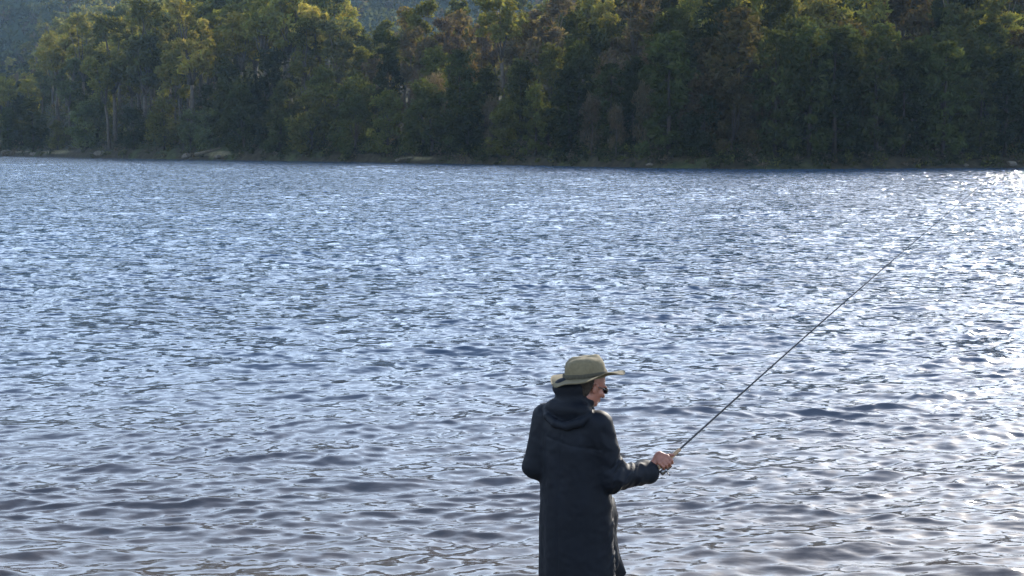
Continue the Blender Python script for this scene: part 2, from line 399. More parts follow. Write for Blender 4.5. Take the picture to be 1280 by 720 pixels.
def make_tree(kind, seed, dens=1.0):
    """returns trunk (v, fs) and crown (V, F, tint); heights in metres"""
    rng = np.random.default_rng(seed); tr = []; ch = []
    def lump(cen, rad, n, size, **kw):
        V, d = leaves(rng, cen, rad, max(8, int(n * dens)), size / math.sqrt(dens), **kw)
        m = len(V) // 4
        hue = rng.uniform(.75, 1.3); t = hue * rng.uniform(.78, 1.22, (m, 1))
        c = t * np.array([[1, 1, 1]]) * np.concatenate([rng.uniform(.9, 1.15, (m, 1)), np.ones((m, 1)), rng.uniform(.7, 1.1, (m, 1))], 1)
        ch.append((V, c))
    def limb(p0, p1, r0, r1, sag=.0, n=5):
        p0, p1 = np.array(p0, float), np.array(p1, float)
        pts = [p0 + (p1 - p0) * t + np.array([0, 0, sag * math.sin(math.pi * t)]) + (rng.normal(0, .12, 3) if 0 < t < 1 else 0) for t in np.linspace(0, 1, 4)]
        tr.append(tube(pts, np.linspace(r0, r1, 4), n))
    if kind == 'gum':
        H = rng.uniform(19, 23); lean = rng.normal(0, .8, 2)
        fork = H * rng.uniform(.38, .5)
        limb((0, 0, -.6), (lean[0] * .5, lean[1] * .5, fork), .42, .28, n=7)
        base = np.array([lean[0] * .5, lean[1] * .5, fork])
        for i in range(24):
            t = rng.uniform(0, 1) ** .9; a = rng.uniform(0, 6.28)
            z = fork + (H - fork) * (.12 + .8 * t)
            r = (1 - abs(t - .45) ** 1.5) * rng.uniform(1.2, 3.9)
            c = np.array([lean[0] + r * math.cos(a), lean[1] + r * math.sin(a), z])
            q = rng.uniform(.8, 1.65)
            if i < 9: limb(base + (c - base) * rng.uniform(0, .15), c, .16, .04, .3)
            lump(c, (q * 1.1, q * 1.1, q * .85), 105, .24, shell=.25, aspect=1.9)
    elif kind == 'pine':
        H = rng.uniform(14, 17.5)
        limb((0, 0, -.6), (0, 0, H * .93), .30, .05, n=7)
        m = 40
        for i in range(m):
            t = i / m; z = H * (.07 + .90 * t); a = i * 2.4 + rng.normal(0, .3)
            prof = 4.0 * math.sqrt(max(.02, 1 - max(0, (t - .25) / .78) ** 2.4)) * (.85 + .15 * math.sin(5 * t + seed)) * rng.uniform(.4, 1.08)
            c = np.array([prof * .8 * math.cos(a), prof * .8 * math.sin(a), z + rng.normal(0, .3)])
            q = rng.uniform(.75, 1.55)
            if i % 4 == 0: limb((0, 0, z - .3), c, .07, .02)
            lump(c, (q * 1.1, q * 1.1, q * .75), 85, .20, shell=.3, aspect=2.0)
    elif kind == 'wattle':
        H = rng.uniform(8.5, 11)
        limb((0, 0, -.6), (0, 0, H * .6), .22, .06, n=6)
        for i in range(34):
            t = rng.uniform(0, 1); a = i * 2.4
            z = H * (.04 + .86 * t); prof = 3.6 * math.sqrt(max(.02, 1 - (max(0, t - .15) / .9) ** 2)) * rng.uniform(.5, 1.0)
            c = np.array([prof * .82 * math.cos(a), prof * .82 * math.sin(a), z])
            q = rng.uniform(.8, 1.5)
            if i % 6 == 0: limb((0, 0, H * .2), c, .08, .02)
            lump(c, (q, q, q * .8), 90, .17, shell=.3, aspect=1.6)
    elif kind == 'bare':
        H = rng.uniform(12, 14)
        limb((0, 0, -.6), (0, 0, H * .5), .2, .1, n=6)
        for i in range(26):
            t = rng.uniform(0, 1); a = i * 2.4; z = H * (.22 + .68 * t)
            prof = 2.7 * math.sqrt(max(.05, 1 - t ** 2)) * rng.uniform(.4, 1)
            c = np.array([prof * .8 * math.cos(a), prof * .8 * math.sin(a), z])
            if i % 2 == 0: limb((0, 0, max(1.0, z - 3)), c, .07, .015)
            lump(c, (1.0, 1.0, 1.5), 60, .075, shell=.1, aspect=6.5, up=1.0)
            if i % 3 == 0: lump(c, (1.1, 1.1, .9), 24, .16, shell=.2)
    tv = join(tr)
    return tv, finish_crown(rng, ch), H

KINDS = {}
for kind, n in (('gum', 5), ('pine', 5), ('wattle', 4), ('bare', 2)):
    KINDS[kind] = []
    for i in range(n):
        (tv, tf), (cv, cf, tint), H = make_tree(kind, 100 * len(KINDS) + i)
        tm = mesh_np('trunk', tv, tf, True); tm.materials.append(M_DARKBARK if kind in ('pine', 'wattle') else M_BARK)
        c4 = np.concatenate([tint, np.ones((len(tint), 1))], 1)
        cm = mesh_np('crown', cv, cf, False, {'tint': ('FLOAT_COLOR', c4)}); cm.materials.append(M_LEAF)
        KINDS[kind].append((tm, cm, H))

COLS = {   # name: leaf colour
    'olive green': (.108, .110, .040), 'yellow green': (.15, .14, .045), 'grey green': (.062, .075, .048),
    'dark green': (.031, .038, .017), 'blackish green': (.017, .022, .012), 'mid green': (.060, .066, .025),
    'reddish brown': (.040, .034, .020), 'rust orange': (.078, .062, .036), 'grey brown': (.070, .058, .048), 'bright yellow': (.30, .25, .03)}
NAMES = {'gum': ('gum_tree', 'gum tree'), 'pine': ('pine_tree', 'pine tree'), 'wattle': ('wattle_tree', 'bushy wattle'), 'bare': ('bare_tree', 'half bare tree')}
ORD = ['first', 'second', 'third', 'fourth', 'fifth', 'sixth', 'seventh', 'eighth', 'ninth', 'tenth', 'eleventh', 'twelfth', 'thirteenth', 'fourteenth', 'fifteenth', 'sixteenth', 'seventeenth', 'eighteenth', 'nineteenth', 'twentieth']
TENS = {2: 'twenty', 3: 'thirty', 4: 'forty'}
def ordinal(i):
    if i < 20: return ORD[i]
    t, o_ = divmod(i + 1, 10)
    return {2: 'twentieth', 3: 'thirtieth', 4: 'fortieth'}[t] if o_ == 0 else TENS[t] + '-' + ORD[o_ - 1]

trng = random.Random(5)
def pick(u, row):
    """which kind and colour of tree grows at bearing u (photo pixels) in a row"""
    r = trng.random()
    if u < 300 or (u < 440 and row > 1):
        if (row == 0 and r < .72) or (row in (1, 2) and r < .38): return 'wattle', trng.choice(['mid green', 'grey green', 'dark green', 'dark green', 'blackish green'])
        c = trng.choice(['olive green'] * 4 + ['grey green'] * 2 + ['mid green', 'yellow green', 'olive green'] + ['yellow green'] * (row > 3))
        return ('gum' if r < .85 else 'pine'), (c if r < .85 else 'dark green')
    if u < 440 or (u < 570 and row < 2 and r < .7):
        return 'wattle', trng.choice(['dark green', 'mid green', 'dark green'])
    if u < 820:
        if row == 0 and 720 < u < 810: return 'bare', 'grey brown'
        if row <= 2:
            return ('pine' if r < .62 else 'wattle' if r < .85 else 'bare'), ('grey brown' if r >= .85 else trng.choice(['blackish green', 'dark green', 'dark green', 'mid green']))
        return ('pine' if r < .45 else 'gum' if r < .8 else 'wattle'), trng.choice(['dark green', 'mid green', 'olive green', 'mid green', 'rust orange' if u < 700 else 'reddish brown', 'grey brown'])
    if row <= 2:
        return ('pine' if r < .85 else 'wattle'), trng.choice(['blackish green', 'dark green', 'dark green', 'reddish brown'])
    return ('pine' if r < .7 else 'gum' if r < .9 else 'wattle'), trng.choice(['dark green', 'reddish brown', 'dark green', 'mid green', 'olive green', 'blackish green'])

def hscale(u, row):
    s = float(np.interp(u, [-100, 0, 50, 110, 380, 450, 620, 760, 840, 1280, 1400], [.75, .85, 1.05, 1.25, 1.3, 1.0, .92, .92, .95, 1.0, 1.0]))
    return s

ROWS = [3.5, 9, 16, 25, 36, 50, 68]
GROUPS = ['trees in the front row at the far waterline'] + ['trees of the %s row up the far slope' % ORD[i] for i in range(1, len(ROWS))]
def place_tree(u, dd, row, kind, cname, size):
    # bearing u and distance dd behind the shoreline -> a point on the slope
    b = (u - CX) / FPX
    y = 250.0
    for _ in range(40): y = .5 * y + .5 * (float(shore(b * y)) + dd)
    x = b * y
    z = float(hill(x, y)) - .1
    tm, cm, H = KINDS[kind][trng.randrange(len(KINDS[kind]))]
    s = size * trng.uniform(.78, 1.22)
    e = empty(NAMES[kind][0], (x, y, z), trng.uniform(0, 6.28)); e.scale = (s * trng.uniform(.9, 1.12),) * 2 + (s,)
    t = bpy.data.objects.new('trunk', tm); c = bpy.data.objects.new('crown', cm)
    for o_ in (t, c): col.objects.link(o_); o_.parent = e
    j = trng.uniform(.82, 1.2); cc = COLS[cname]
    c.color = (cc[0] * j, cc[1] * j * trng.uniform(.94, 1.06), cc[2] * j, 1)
    return e

cnt = {}
for row, dd in enumerate(ROWS):
    u = -75.0 + row * 11; items = []
    while u < 1360:
        kind, cname = pick(u, row)
        items.append((u + trng.uniform(-7, 7), kind, cname))
        u += float(np.interp(u, [0, 400, 850, 1280], [28, 31, 40, 44])) * (1.35 if 270 < u < 570 and kind == 'wattle' else 1) * {'gum': 1.1, 'pine': 1.0, 'wattle': 1.12, 'bare': .8}[kind]
    items.sort()
    inside = [it for it in items if -8 < it[0] < 1288]
    for it in items:
        uu, kind, cname = it
        size = hscale(uu, row) * (1.0 if kind != 'wattle' else 1.42 if 270 < uu < 570 else 1.1) * (.84 if row == 0 else 1) * (1.14 if uu > 830 else 1)
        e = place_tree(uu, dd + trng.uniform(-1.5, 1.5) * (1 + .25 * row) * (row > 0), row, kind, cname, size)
        where = 'at the far waterline' if row == 0 else 'of the %s row up the far slope' % ORD[row]
        if it in inside:
            lab = '%s %s, %s from left in the %s' % (cname, NAMES[kind][1], ordinal(inside.index(it)), 'waterline row' if row == 0 else ORD[row] + ' row upslope')
        else:
            lab = '%s %s just beyond the %s edge, %s' % (cname, NAMES[kind][1], 'left' if uu < 600 else 'right', 'waterline row' if row == 0 else ORD[row] + ' row upslope')
            cnt[lab] = cnt.get(lab, 0) + 1
            if cnt[lab] > 1: lab = lab.replace('just beyond', 'farther out past')
        tag(e, lab, 'tree', GROUPS[row])

# the forest that rises behind them, too many crowns to count: one mass each
def mass(name, label, spots, dens, seed):
    rng = np.random.default_rng(seed); protos = {}
    Vs, Fs, Ts, n = [], [], [], 0
    for (x, y, z, kind, cname, s) in spots:
        key = (kind, int(rng.integers(0, 3)))
        if key not in protos: protos[key] = make_tree(kind, 900 + key[1], dens)[1]
        V, F, T = protos[key]
        a = rng.uniform(0, 6.28); c_, s_ = math.cos(a), math.sin(a)
        W = V * s
        W = np.stack([W[:, 0] * c_ - W[:, 1] * s_ + x, W[:, 0] * s_ + W[:, 1] * c_ + y, W[:, 2] + z], 1)
        Vs.append(W); Fs.append(F + n); n += len(V)
        Ts.append(T * np.array(COLS[cname]) * rng.uniform(.8, 1.2))
    T = np.concatenate(Ts); T = np.concatenate([T, np.ones((len(T), 1))], 1)
    me = mesh_np(name, np.concatenate(Vs), np.concatenate(Fs), False, {'tint': ('FLOAT_COLOR', T)})
    o = put(name, me, M_LEAF); o.color = (1, 1, 1, 1)
    tag(o, label, 'forest', kind='stuff')

spots = []
for row, dd in enumerate([90, 118, 150, 190, 240, 300]):
    u = -110.0
    while u < 1400:
        kind, cname = pick(u, 5); b = (u - CX) / FPX; y = 250.0 + dd
        for _ in range(40): y = .5 * y + .5 * (float(shore(b * y)) + dd)
        y += trng.uniform(-6, 6); x = b * y
        spots.append((x, y, float(hill(x, y)) - .3, kind, cname, trng.uniform(.85, 1.2) * hscale(u, 5)))
        u += trng.uniform(22, 34) * (1 - .05 * row)
mass('forest', 'dense mixed forest on the upper slope behind the rows of trees across the lake', spots, .30, 3)
spots = []
fr = random.Random(9)
fv = []
frng = np.random.default_rng(17)
fy_ = 560 + 1300 * np.random.default_rng(5).random(9000) ** 1.25; fx_ = fy_ * np.random.default_rng(6).uniform(-.42, .42, 9000); fz_ = hill(fx_, fy_)
for _ in range(9000):
    x, y, z = fx_[_], fy_[_], fz_[_]; h = fr.uniform(9, 17); r_ = h * fr.uniform(.36, .56)
    cc = np.array(COLS[fr.choice(['grey brown'] if ((x - 20) / 30) ** 2 + ((y - 1010) / 120) ** 2 < 1 else ['grey green', 'mid green', 'dark green', 'dark green', 'grey green', 'grey brown'])]) * fr.uniform(.4, .95)
    for q in range(3):
        c = (x + fr.uniform(-.6, .6) * r_, y + fr.uniform(-.6, .6) * r_, z + h * (.35 + .25 * q))
        V, d = leaves(frng, c, (r_, r_, h * .26), 9, 1.5, shell=.3, aspect=1.3)
        fv.append((V, cc * frng.uniform(.8, 1.2, (9, 1))))
V, F, T = finish_crown(frng, fv); T = np.concatenate([T, np.ones((len(T), 1))], 1)
dfo = put('distant_forest', mesh_np('distant_forest', V, F, False, {'tint': ('FLOAT_COLOR', T)}), M_LEAF); dfo.color = (1, 1, 1, 1)
tag(dfo, 'hazy blue green forest covering the high hill far behind', 'forest', kind='stuff')

# undergrowth along the waterline, one tangled mass
def undergrowth():
    rng = np.random.default_rng(31); ch = []
    n_ = 3300; first = np.arange(n_) < 1500
    U = np.where(first, rng.uniform(-90, 1380, n_), rng.uniform(-90, 460, n_)); D = np.where(first, rng.uniform(.1, 14, n_), rng.uniform(8, 150, n_))
    B = (U - CX) / FPX; YY = np.full(n_, 250.0)
    for _ in range(40): YY = .5 * YY + .5 * (shore(B * YY) + D)
    ZZ = hill(B * YY, YY)
    for i in range(n_):
        u, dd, y, x = U[i], D[i], YY[i], B[i] * YY[i]
        if any(((x - a0) / a2) ** 2 + ((dd - a1) / a3) ** 2 < 1 for a0, a1, a2, a3 in PALE) and dd < 5: continue
        z = ZZ[i]; h = rng.uniform(.5, 1.3) * (1 + .10 * min(dd, 16)) * float(np.interp(u, [0, 300, 1280], [1.2, 1.1, .8]))
        V, d = leaves(rng, (x, y, z + h * .6), (h * 1.1, h * 1.1, h * .85), 42, .15 * h ** .3, shell=.2)
        c = np.array(COLS[['dark green', 'dark green', 'mid green', 'blackish green', 'grey brown'][rng.integers(0, 5)]]) * rng.uniform(.6, 1.4, (42, 1))
        ch.append((V, c))
    V, F, T = finish_crown(rng, ch); T = np.concatenate([T, np.ones((len(T), 1))], 1)
    o = put('undergrowth', mesh_np('undergrowth', V, F, False, {'tint': ('FLOAT_COLOR', T)}), M_LEAF); o.color = (1, 1, 1, 1)
    tag(o, 'dark tangled scrub under the trees along the far waterline', 'undergrowth', kind='stuff')
undergrowth()

def shore_point(u, dd):
    b = (u - CX) / FPX; y = 250.0
    for _ in range(40): y = .5 * y + .5 * (float(shore(b * y)) + dd)
    return np.array([b * y, y, float(hill(b * y, y))])

# fallen trunks and boulders that show pale at the waterline
def fallen(u, dd, length, rz, rx, rad, label):
    p = shore_point(u, dd); rng = np.random.default_rng(int(u))
    e = empty('fallen_trunk', tuple(p + np.array([0, 0, rad])), rz)
    pts = [(t * length - length / 2, .25 * math.sin(3 * t) * rad * 3, t * length * math.tan(rx)) for t in np.linspace(0, 1, 7)]
    v, q, t_ = tube(pts, np.linspace(rad, rad * .45, 7), 9)
    v = v + .12 * rad * vnoise(v[:, 0] * 3, v[:, 1] * 5, v[:, 2] * 5, seed=2)[:, None]
    put('stem', mesh_np('stem', v, [q, t_], True), M_LOG, e)
    for i in range(3):
        s = np.array(pts[3 + i]); tip = s + np.array([rng.uniform(.4, 1.2), rng.uniform(-.8, .8), rng.uniform(.6, 1.5)])
        v, q, t_ = tube([s, (s + tip) / 2 + .1, tip], [rad * .4, rad * .25, rad * .08], 6)
        put('branch', mesh_np('branch', v, [q, t_], True), M_LOG, e)
    tag(e, label, 'fallen tree')
fallen(262, 1.0, 6.0, R(4), R(14), .42, 'bleached fallen trunk sloping into the lake beside the grey green bushes at left')
fallen(515, .9, 4.5, R(-6), R(4), .20, 'thin bleached log lying on the sandy notch in the middle of the far bank')
def boulder(u, dd, r, label):
    p = shore_point(u, dd); rng = np.random.default_rng(int(u * 3))
    n, m = 9, 14; V = []
    for i in range(n + 1):
        for j in range(m):
            a, b = math.pi * i / n, 2 * math.pi * j / m
            V.append((math.sin(a) * math.cos(b), math.sin(a) * math.sin(b), math.cos(a)))
    V = np.array(V); s_ = int(u)
    V = V * (1 + .28 * vnoise(V[:, 0] * 1.7 + u, V[:, 1] * 1.7, V[:, 2] * 1.7, seed=s_)[:, None] + .08 * vnoise(V[:, 0] * 5 + u, V[:, 1] * 5, V[:, 2] * 5, seed=s_)[:, None])
    V *= np.array([r * 1.3, r, r * .62])
    idx = np.arange((n + 1) * m).reshape(n + 1, m)
    F = np.stack([idx[:-1], idx[1:], np.roll(idx[1:], -1, 1), np.roll(idx[:-1], -1, 1)], -1).reshape(-1, 4)
    o = put('boulder', mesh_np('boulder', V, F, False), M_ROCK, None, tuple(p + np.array([0, 0, r * .1])))
    o.rotation_euler = (0, 0, rng.uniform(0, 6))
    tag(o, label, 'boulder', 'boulders on the far bank')
for u, dd, r, l in [(12, 1.5, 1.6, 'pale boulder at the extreme left of the far bank'), (45, 1.0, 1.0, 'small boulder beside the large pale one at the left end of the bank'),
                    (128, 1.2, 1.3, 'rounded boulder on the pale shore strip at the left'), (236, .8, 1.1, 'boulder against the left end of the bleached fallen trunk'),
                    (275, .7, .8, 'small boulder under the raised end of the bleached fallen trunk'), (498, .8, .5, 'small rock left of the thin log in mid shore'),
                    (812, .6, .45, 'small rock at the water under the dark pines right of centre'), (1262, .8, .7, 'pale boulder near the right end of the far bank'),
                    (1205, .6, .4, 'low rock on the dark bank towards the right')]:
    boulder(u, dd, r, l)

# ------------------------------------------------------------------ implicit surfaces for the angler
def sdf_mesh(prims, lo, hi, h, k=.02, post=None):
    lo, hi = np.array(lo, float), np.array(hi, float)
    n = np.ceil((hi - lo) / h).astype(int) + 1
    ax = [lo[i] + h * np.arange(n[i]) for i in range(3)]
    F = np.full(n, .3, dtype=np.float64)
    for pr in prims:
        (blo, bhi), fn, kk = pr
        i0 = [max(0, int(math.floor((blo[i] - 3 * (kk or k) - lo[i] - 2 * h) / h))) for i in range(3)]
        i1 = [min(n[i], int(math.ceil((bhi[i] + 3 * (kk or k) - lo[i] + 2 * h) / h)) + 1) for i in range(3)]
        if any(i1[i] <= i0[i] for i in range(3)): continue
        sl = tuple(slice(i0[i], i1[i]) for i in range(3))
        P = np.meshgrid(*[ax[i][sl[i]] for i in range(3)], indexing='ij')
        d = fn(*P); a = F[sl]; q = kk or k
        hh = np.clip(.5 + .5 * (a - d) / q, 0, 1)
        F[sl] = a * (1 - hh) + d * hh - q * hh * (1 - hh)
    if post is not None:
        P = np.meshgrid(*ax, indexing='ij'); F = post(F, *P)
    S = F < 0
    # surface nets
    cnt = np.zeros(np.array(F.shape) - 1); acc = np.zeros((3,) + tuple(np.array(F.shape) - 1))
    for axis in range(3):
        o1 = [(a, b) for a in (0, 1) for b in (0, 1)]
        for a, b in o1:
            off0 = [0, 0, 0]; oth = [i for i in range(3) if i != axis]
            off0[oth[0]], off0[oth[1]] = a, b
            off1 = list(off0); off1[axis] = 1
            s0 = tuple(slice(off0[i], F.shape[i] - 1 + off0[i]) for i in range(3))
            s1 = tuple(slice(off1[i], F.shape[i] - 1 + off1[i]) for i in range(3))
            f0, f1 = F[s0], F[s1]; cr = S[s0] != S[s1]
            t = np.where(cr, f0 / np.where(f0 == f1, 1, f0 - f1), 0)
            cnt += cr
            for i in range(3):
                acc[i] += cr * (t if i == axis else off0[i])
    vm = cnt > 0; vid = -np.ones(cnt.shape, dtype=np.int64); vid[vm] = np.arange(vm.sum())
    I = np.argwhere(vm); V = lo + h * (I + np.stack([acc[i][vm] / cnt[vm] for i in range(3)], 1))
    quads = []
    for axis in range(3):
        oth = [(axis + 1) % 3, (axis + 2) % 3]
        sh = np.array(F.shape)
        s0 = [slice(1, sh[i] - 1) for i in range(3)]; s0[axis] = slice(0, sh[axis] - 1)
        s1 = list(s0); s1[axis] = slice(1, sh[axis])
        A, B = S[tuple(s0)], S[tuple(s1)]
        for inside, flip in ((A & ~B, False), (B & ~A, True)):
            E = np.argwhere(inside)
            if not len(E): continue
            base = E.copy()
            for i in oth: base[:, i] += 1
            c = []
            for da, db in ((0, 0), (1, 0), (1, 1), (0, 1)):
                q = base.copy(); q[:, oth[0]] -= 1 - da; q[:, oth[1]] -= 1 - db
                c.append(vid[q[:, 0], q[:, 1], q[:, 2]])
            c = np.stack(c, 1)
            quads.append(c[:, ::-1] if flip else c)
    Q = np.concatenate(quads); Q = Q[(Q >= 0).all(1)]
    return V, Q

def cone(p0, p1, r0, r1, k=None):
    p0, p1 = np.array(p0, float), np.array(p1, float); d = p1 - p0; L = d @ d
    m = max(r0, r1)
    def fn(x, y, z):
        q = [x - p0[0], y - p0[1], z - p0[2]]
        t = np.clip((q[0] * d[0] + q[1] * d[1] + q[2] * d[2]) / L, 0, 1)
        return np.sqrt((q[0] - t * d[0]) ** 2 + (q[1] - t * d[1]) ** 2 + (q[2] - t * d[2]) ** 2) - (r0 + (r1 - r0) * t)
    return ((np.minimum(p0, p1) - m, np.maximum(p0, p1) + m), fn, k)
def ellip(c, r, M=None, k=None):
    """ellipsoid with radii r along the rows of M (local axes)"""
    c = np.array(c, float); r = np.array(r, float); M = np.eye(3) if M is None else np.array(M)
    m = r.max()
    def fn(x, y, z):
        q = [x - c[0], y - c[1], z - c[2]]
        l = [(q[0] * M[i][0] + q[1] * M[i][1] + q[2] * M[i][2]) / r[i] for i in range(3)]
        k0 = np.sqrt(l[0] ** 2 + l[1] ** 2 + l[2] ** 2)
        k1 = np.sqrt((l[0] / r[0]) ** 2 + (l[1] / r[1]) ** 2 + (l[2] / r[2]) ** 2) + 1e-9
        return k0 * (k0 - 1) / k1
    return ((c - m, c + m), fn, k)
def loft(secs, ang, k=None):
    """vertical stack of ellipses (z, cx, cy, a, b), turned by ang about z"""
    s = np.array(secs, float); ca, sa = math.cos(ang), math.sin(ang)
    lo = np.array([(s[:, 1] - s[:, 3]).min(), (s[:, 2] - s[:, 3]).min(), s[0, 0]]); hi = np.array([(s[:, 1] + s[:, 3]).max(), (s[:, 2] + s[:, 3]).max(), s[-1, 0]])
    def fn(x, y, z):
        cx, cy, a, b = [np.interp(z, s[:, 0], s[:, i]) for i in (1, 2, 3, 4)]
        u = (x - cx) * ca + (y - cy) * sa; v = -(x - cx) * sa + (y - cy) * ca
        d = (np.sqrt((u / a) ** 2 + (v / b) ** 2) - 1) * np.minimum(a, b)
        return np.maximum(d, np.maximum(s[0, 0] - z, z - s[-1, 0]))
    return ((lo, hi), fn, k)

# ------------------------------------------------------------------ the angler
MY = 8.2
def mp(px, py, dy=0.0): return at(px, py, MY + dy)
M_SKIN = plain('skin', (.21, .082, .055), .5, nscale=40, var=.18, bump=.2, dist=.001)
M_HAIR = plain('grey_hair', (.032, .026, .022), .9, nscale=120, var=.4, bump=.6, dist=.003, spec=.08)
M_HAT = plain('khaki_cotton', (.112, .093, .056), .85, nscale=60, var=.14, bump=.35, dist=.002, spec=.2)
M_HATBAND = plain('hatband_cotton', (.045, .040, .028), .85, nscale=90, var=.2, spec=.2)
M_TROUSER = plain('dark_trousers', (.03, .032, .036), .8, nscale=60)
M_BOOT = plain('black_rubber', (.012, .012, .012), .45, nscale=60)
M_GLASS = plain('dark_lens', (.01, .01, .012), .08, nscale=10)
M_BLANK = plain('rod_blank', (.018, .017, .018), .45, nscale=50)
M_CORK = plain('cork_grip', (.26, .17, .10), .8, nscale=140, var=.4, bump=.4, dist=.001)
M_METAL = plain('reel_metal', (.16, .16, .17), .35, metal=.8, nscale=40)
M_LINE = plain('nylon_line', (.4, .4, .4), .4, nscale=10)
def coat_material():
    m, nt, p, o = mat('navy_waxed_cotton')
    L = nt.links; tc = nd(nt, 'ShaderNodeTexCoord')
    n = noise(nt, tc.outputs['Object'], 5, 4); n2 = noise(nt, tc.outputs['Object'], 26, 4, .6, (1, 1, .45))
    r = ramp(nt, n.outputs[0], [(.3, (.0044, .0058, .0090)), (.7, (.0066, .0086, .0135))])
    L.new(r.outputs[0], p.inputs['Base Color'])
    p.inputs['Roughness'].default_value = .62; p.inputs['Specular IOR Level'].default_value = .11
    b = nd(nt, 'ShaderNodeBump'); b.inputs['Strength'].default_value = .2; b.inputs['Distance'].default_value = .006
    L.new(n2.outputs[0], b.inputs['Height']); L.new(b.outputs[0], p.inputs['Normal'])
    return m
M_COAT = coat_material()

BODY = R(-35)                                      # shoulders turned: right shoulder towards the lens
ca, sa = math.cos(BODY), math.sin(BODY)
ACR = np.array([ca, sa, 0]); FWD = np.array([-sa, ca, 0])     # across (to his right), forward
CB = np.array([.357, MY, 0])
def bp(across, fwd, z): return CB + ACR * across + FWD * fwd + np.array([0, 0, z])

# joints
RS = np.array([.508, 8.09, 1.405]); RE = mp(768, 596, -.12); RW = mp(811, 588, .02)
LS = np.array([.200, 8.31, 1.405]); LE = np.array([.138, 8.28, 1.115]); LW = np.array([.33, 8.45, 1.12])
HD = mp(737, 483, .0)                              # head centre
HA = R(62)                                         # face heading: right of straight away
hf = np.array([math.sin(HA) * math.cos(R(21)), math.cos(HA) * math.cos(R(21)), -math.sin(R(21))])
hr = np.array([math.cos(HA), -math.sin(HA), 0.]); hu = np.cross(hr, hf)
HM = [hr, hf, hu]                                  # head axes: his right, forward, up
def hp(r, f, u): return HD + hr * r + hf * f + hu * u

# rod geometry: the hand closes round it
G0 = mp(838, 572, .04); TIP = at(1243, 217, 8.85)
RD = (TIP - G0) / np.linalg.norm(TIP - G0)
def rod(t): return G0 + RD * t
HC = rod(-.045)                                    # middle of the grip in the palm

def hand(prims, wrist, centre, axis, palm_dir, k=.006):
    """palm beside the grip axis, four curled fingers of different length round it and a thumb along it"""
    axis = axis / np.linalg.norm(axis)
    toward = centre - wrist; toward = toward - axis * (toward @ axis); toward /= np.linalg.norm(toward)
    side = np.cross(axis, toward); side /= np.linalg.norm(side)      # from the palm over the grip
    if side @ palm_dir < 0: side = -side
    K = []                                             # knuckles along the grip
    for i, (o_, rr, ln) in enumerate(((.032, .0095, 1.0), (.011, .0098, 1.08), (-.010, .0093, 1.0), (-.030, .0082, .84))):
        kn = centre + axis * o_ + side * .027 - toward * .010
        K.append(kn)
        a = centre + axis * (o_ + .003) + side * .022 + toward * .024 * ln
        b = centre + axis * o_ - side * .008 + toward * .030 * ln
        c = centre + axis * (o_ - .002) - side * .024 + toward * .010 * ln
        prims += [cone(kn, a, rr * 1.08, rr, .004), cone(a, b, rr, rr * .92, .003), cone(b, c, rr * .92, rr * .78, .003)]
    back = centre - toward * .050 + side * .012
    for kn in K: prims.append(cone(back + (kn - centre) * .35, kn, .014, .0115, .010))
    prims.append(cone(wrist, back, .026, .024, .014))
    prims.append(cone(back - side * .004, centre - toward * .026 + axis * .010 - side * .010, .020, .014, .012))
    t0 = centre - toward * .030 + axis * .018 - side * .004      # thumb leaves the side of the palm
    t1 = centre - toward * .016 + axis * .046 + side * .006
    t2 = centre + toward * .004 + axis * .066 + side * .014
    prims += [cone(back + axis * .014, t0, .0145, .0125, .006), cone(t0, t1, .0115, .0105, .003), cone(t1, t2, .0105, .0085, .003)]

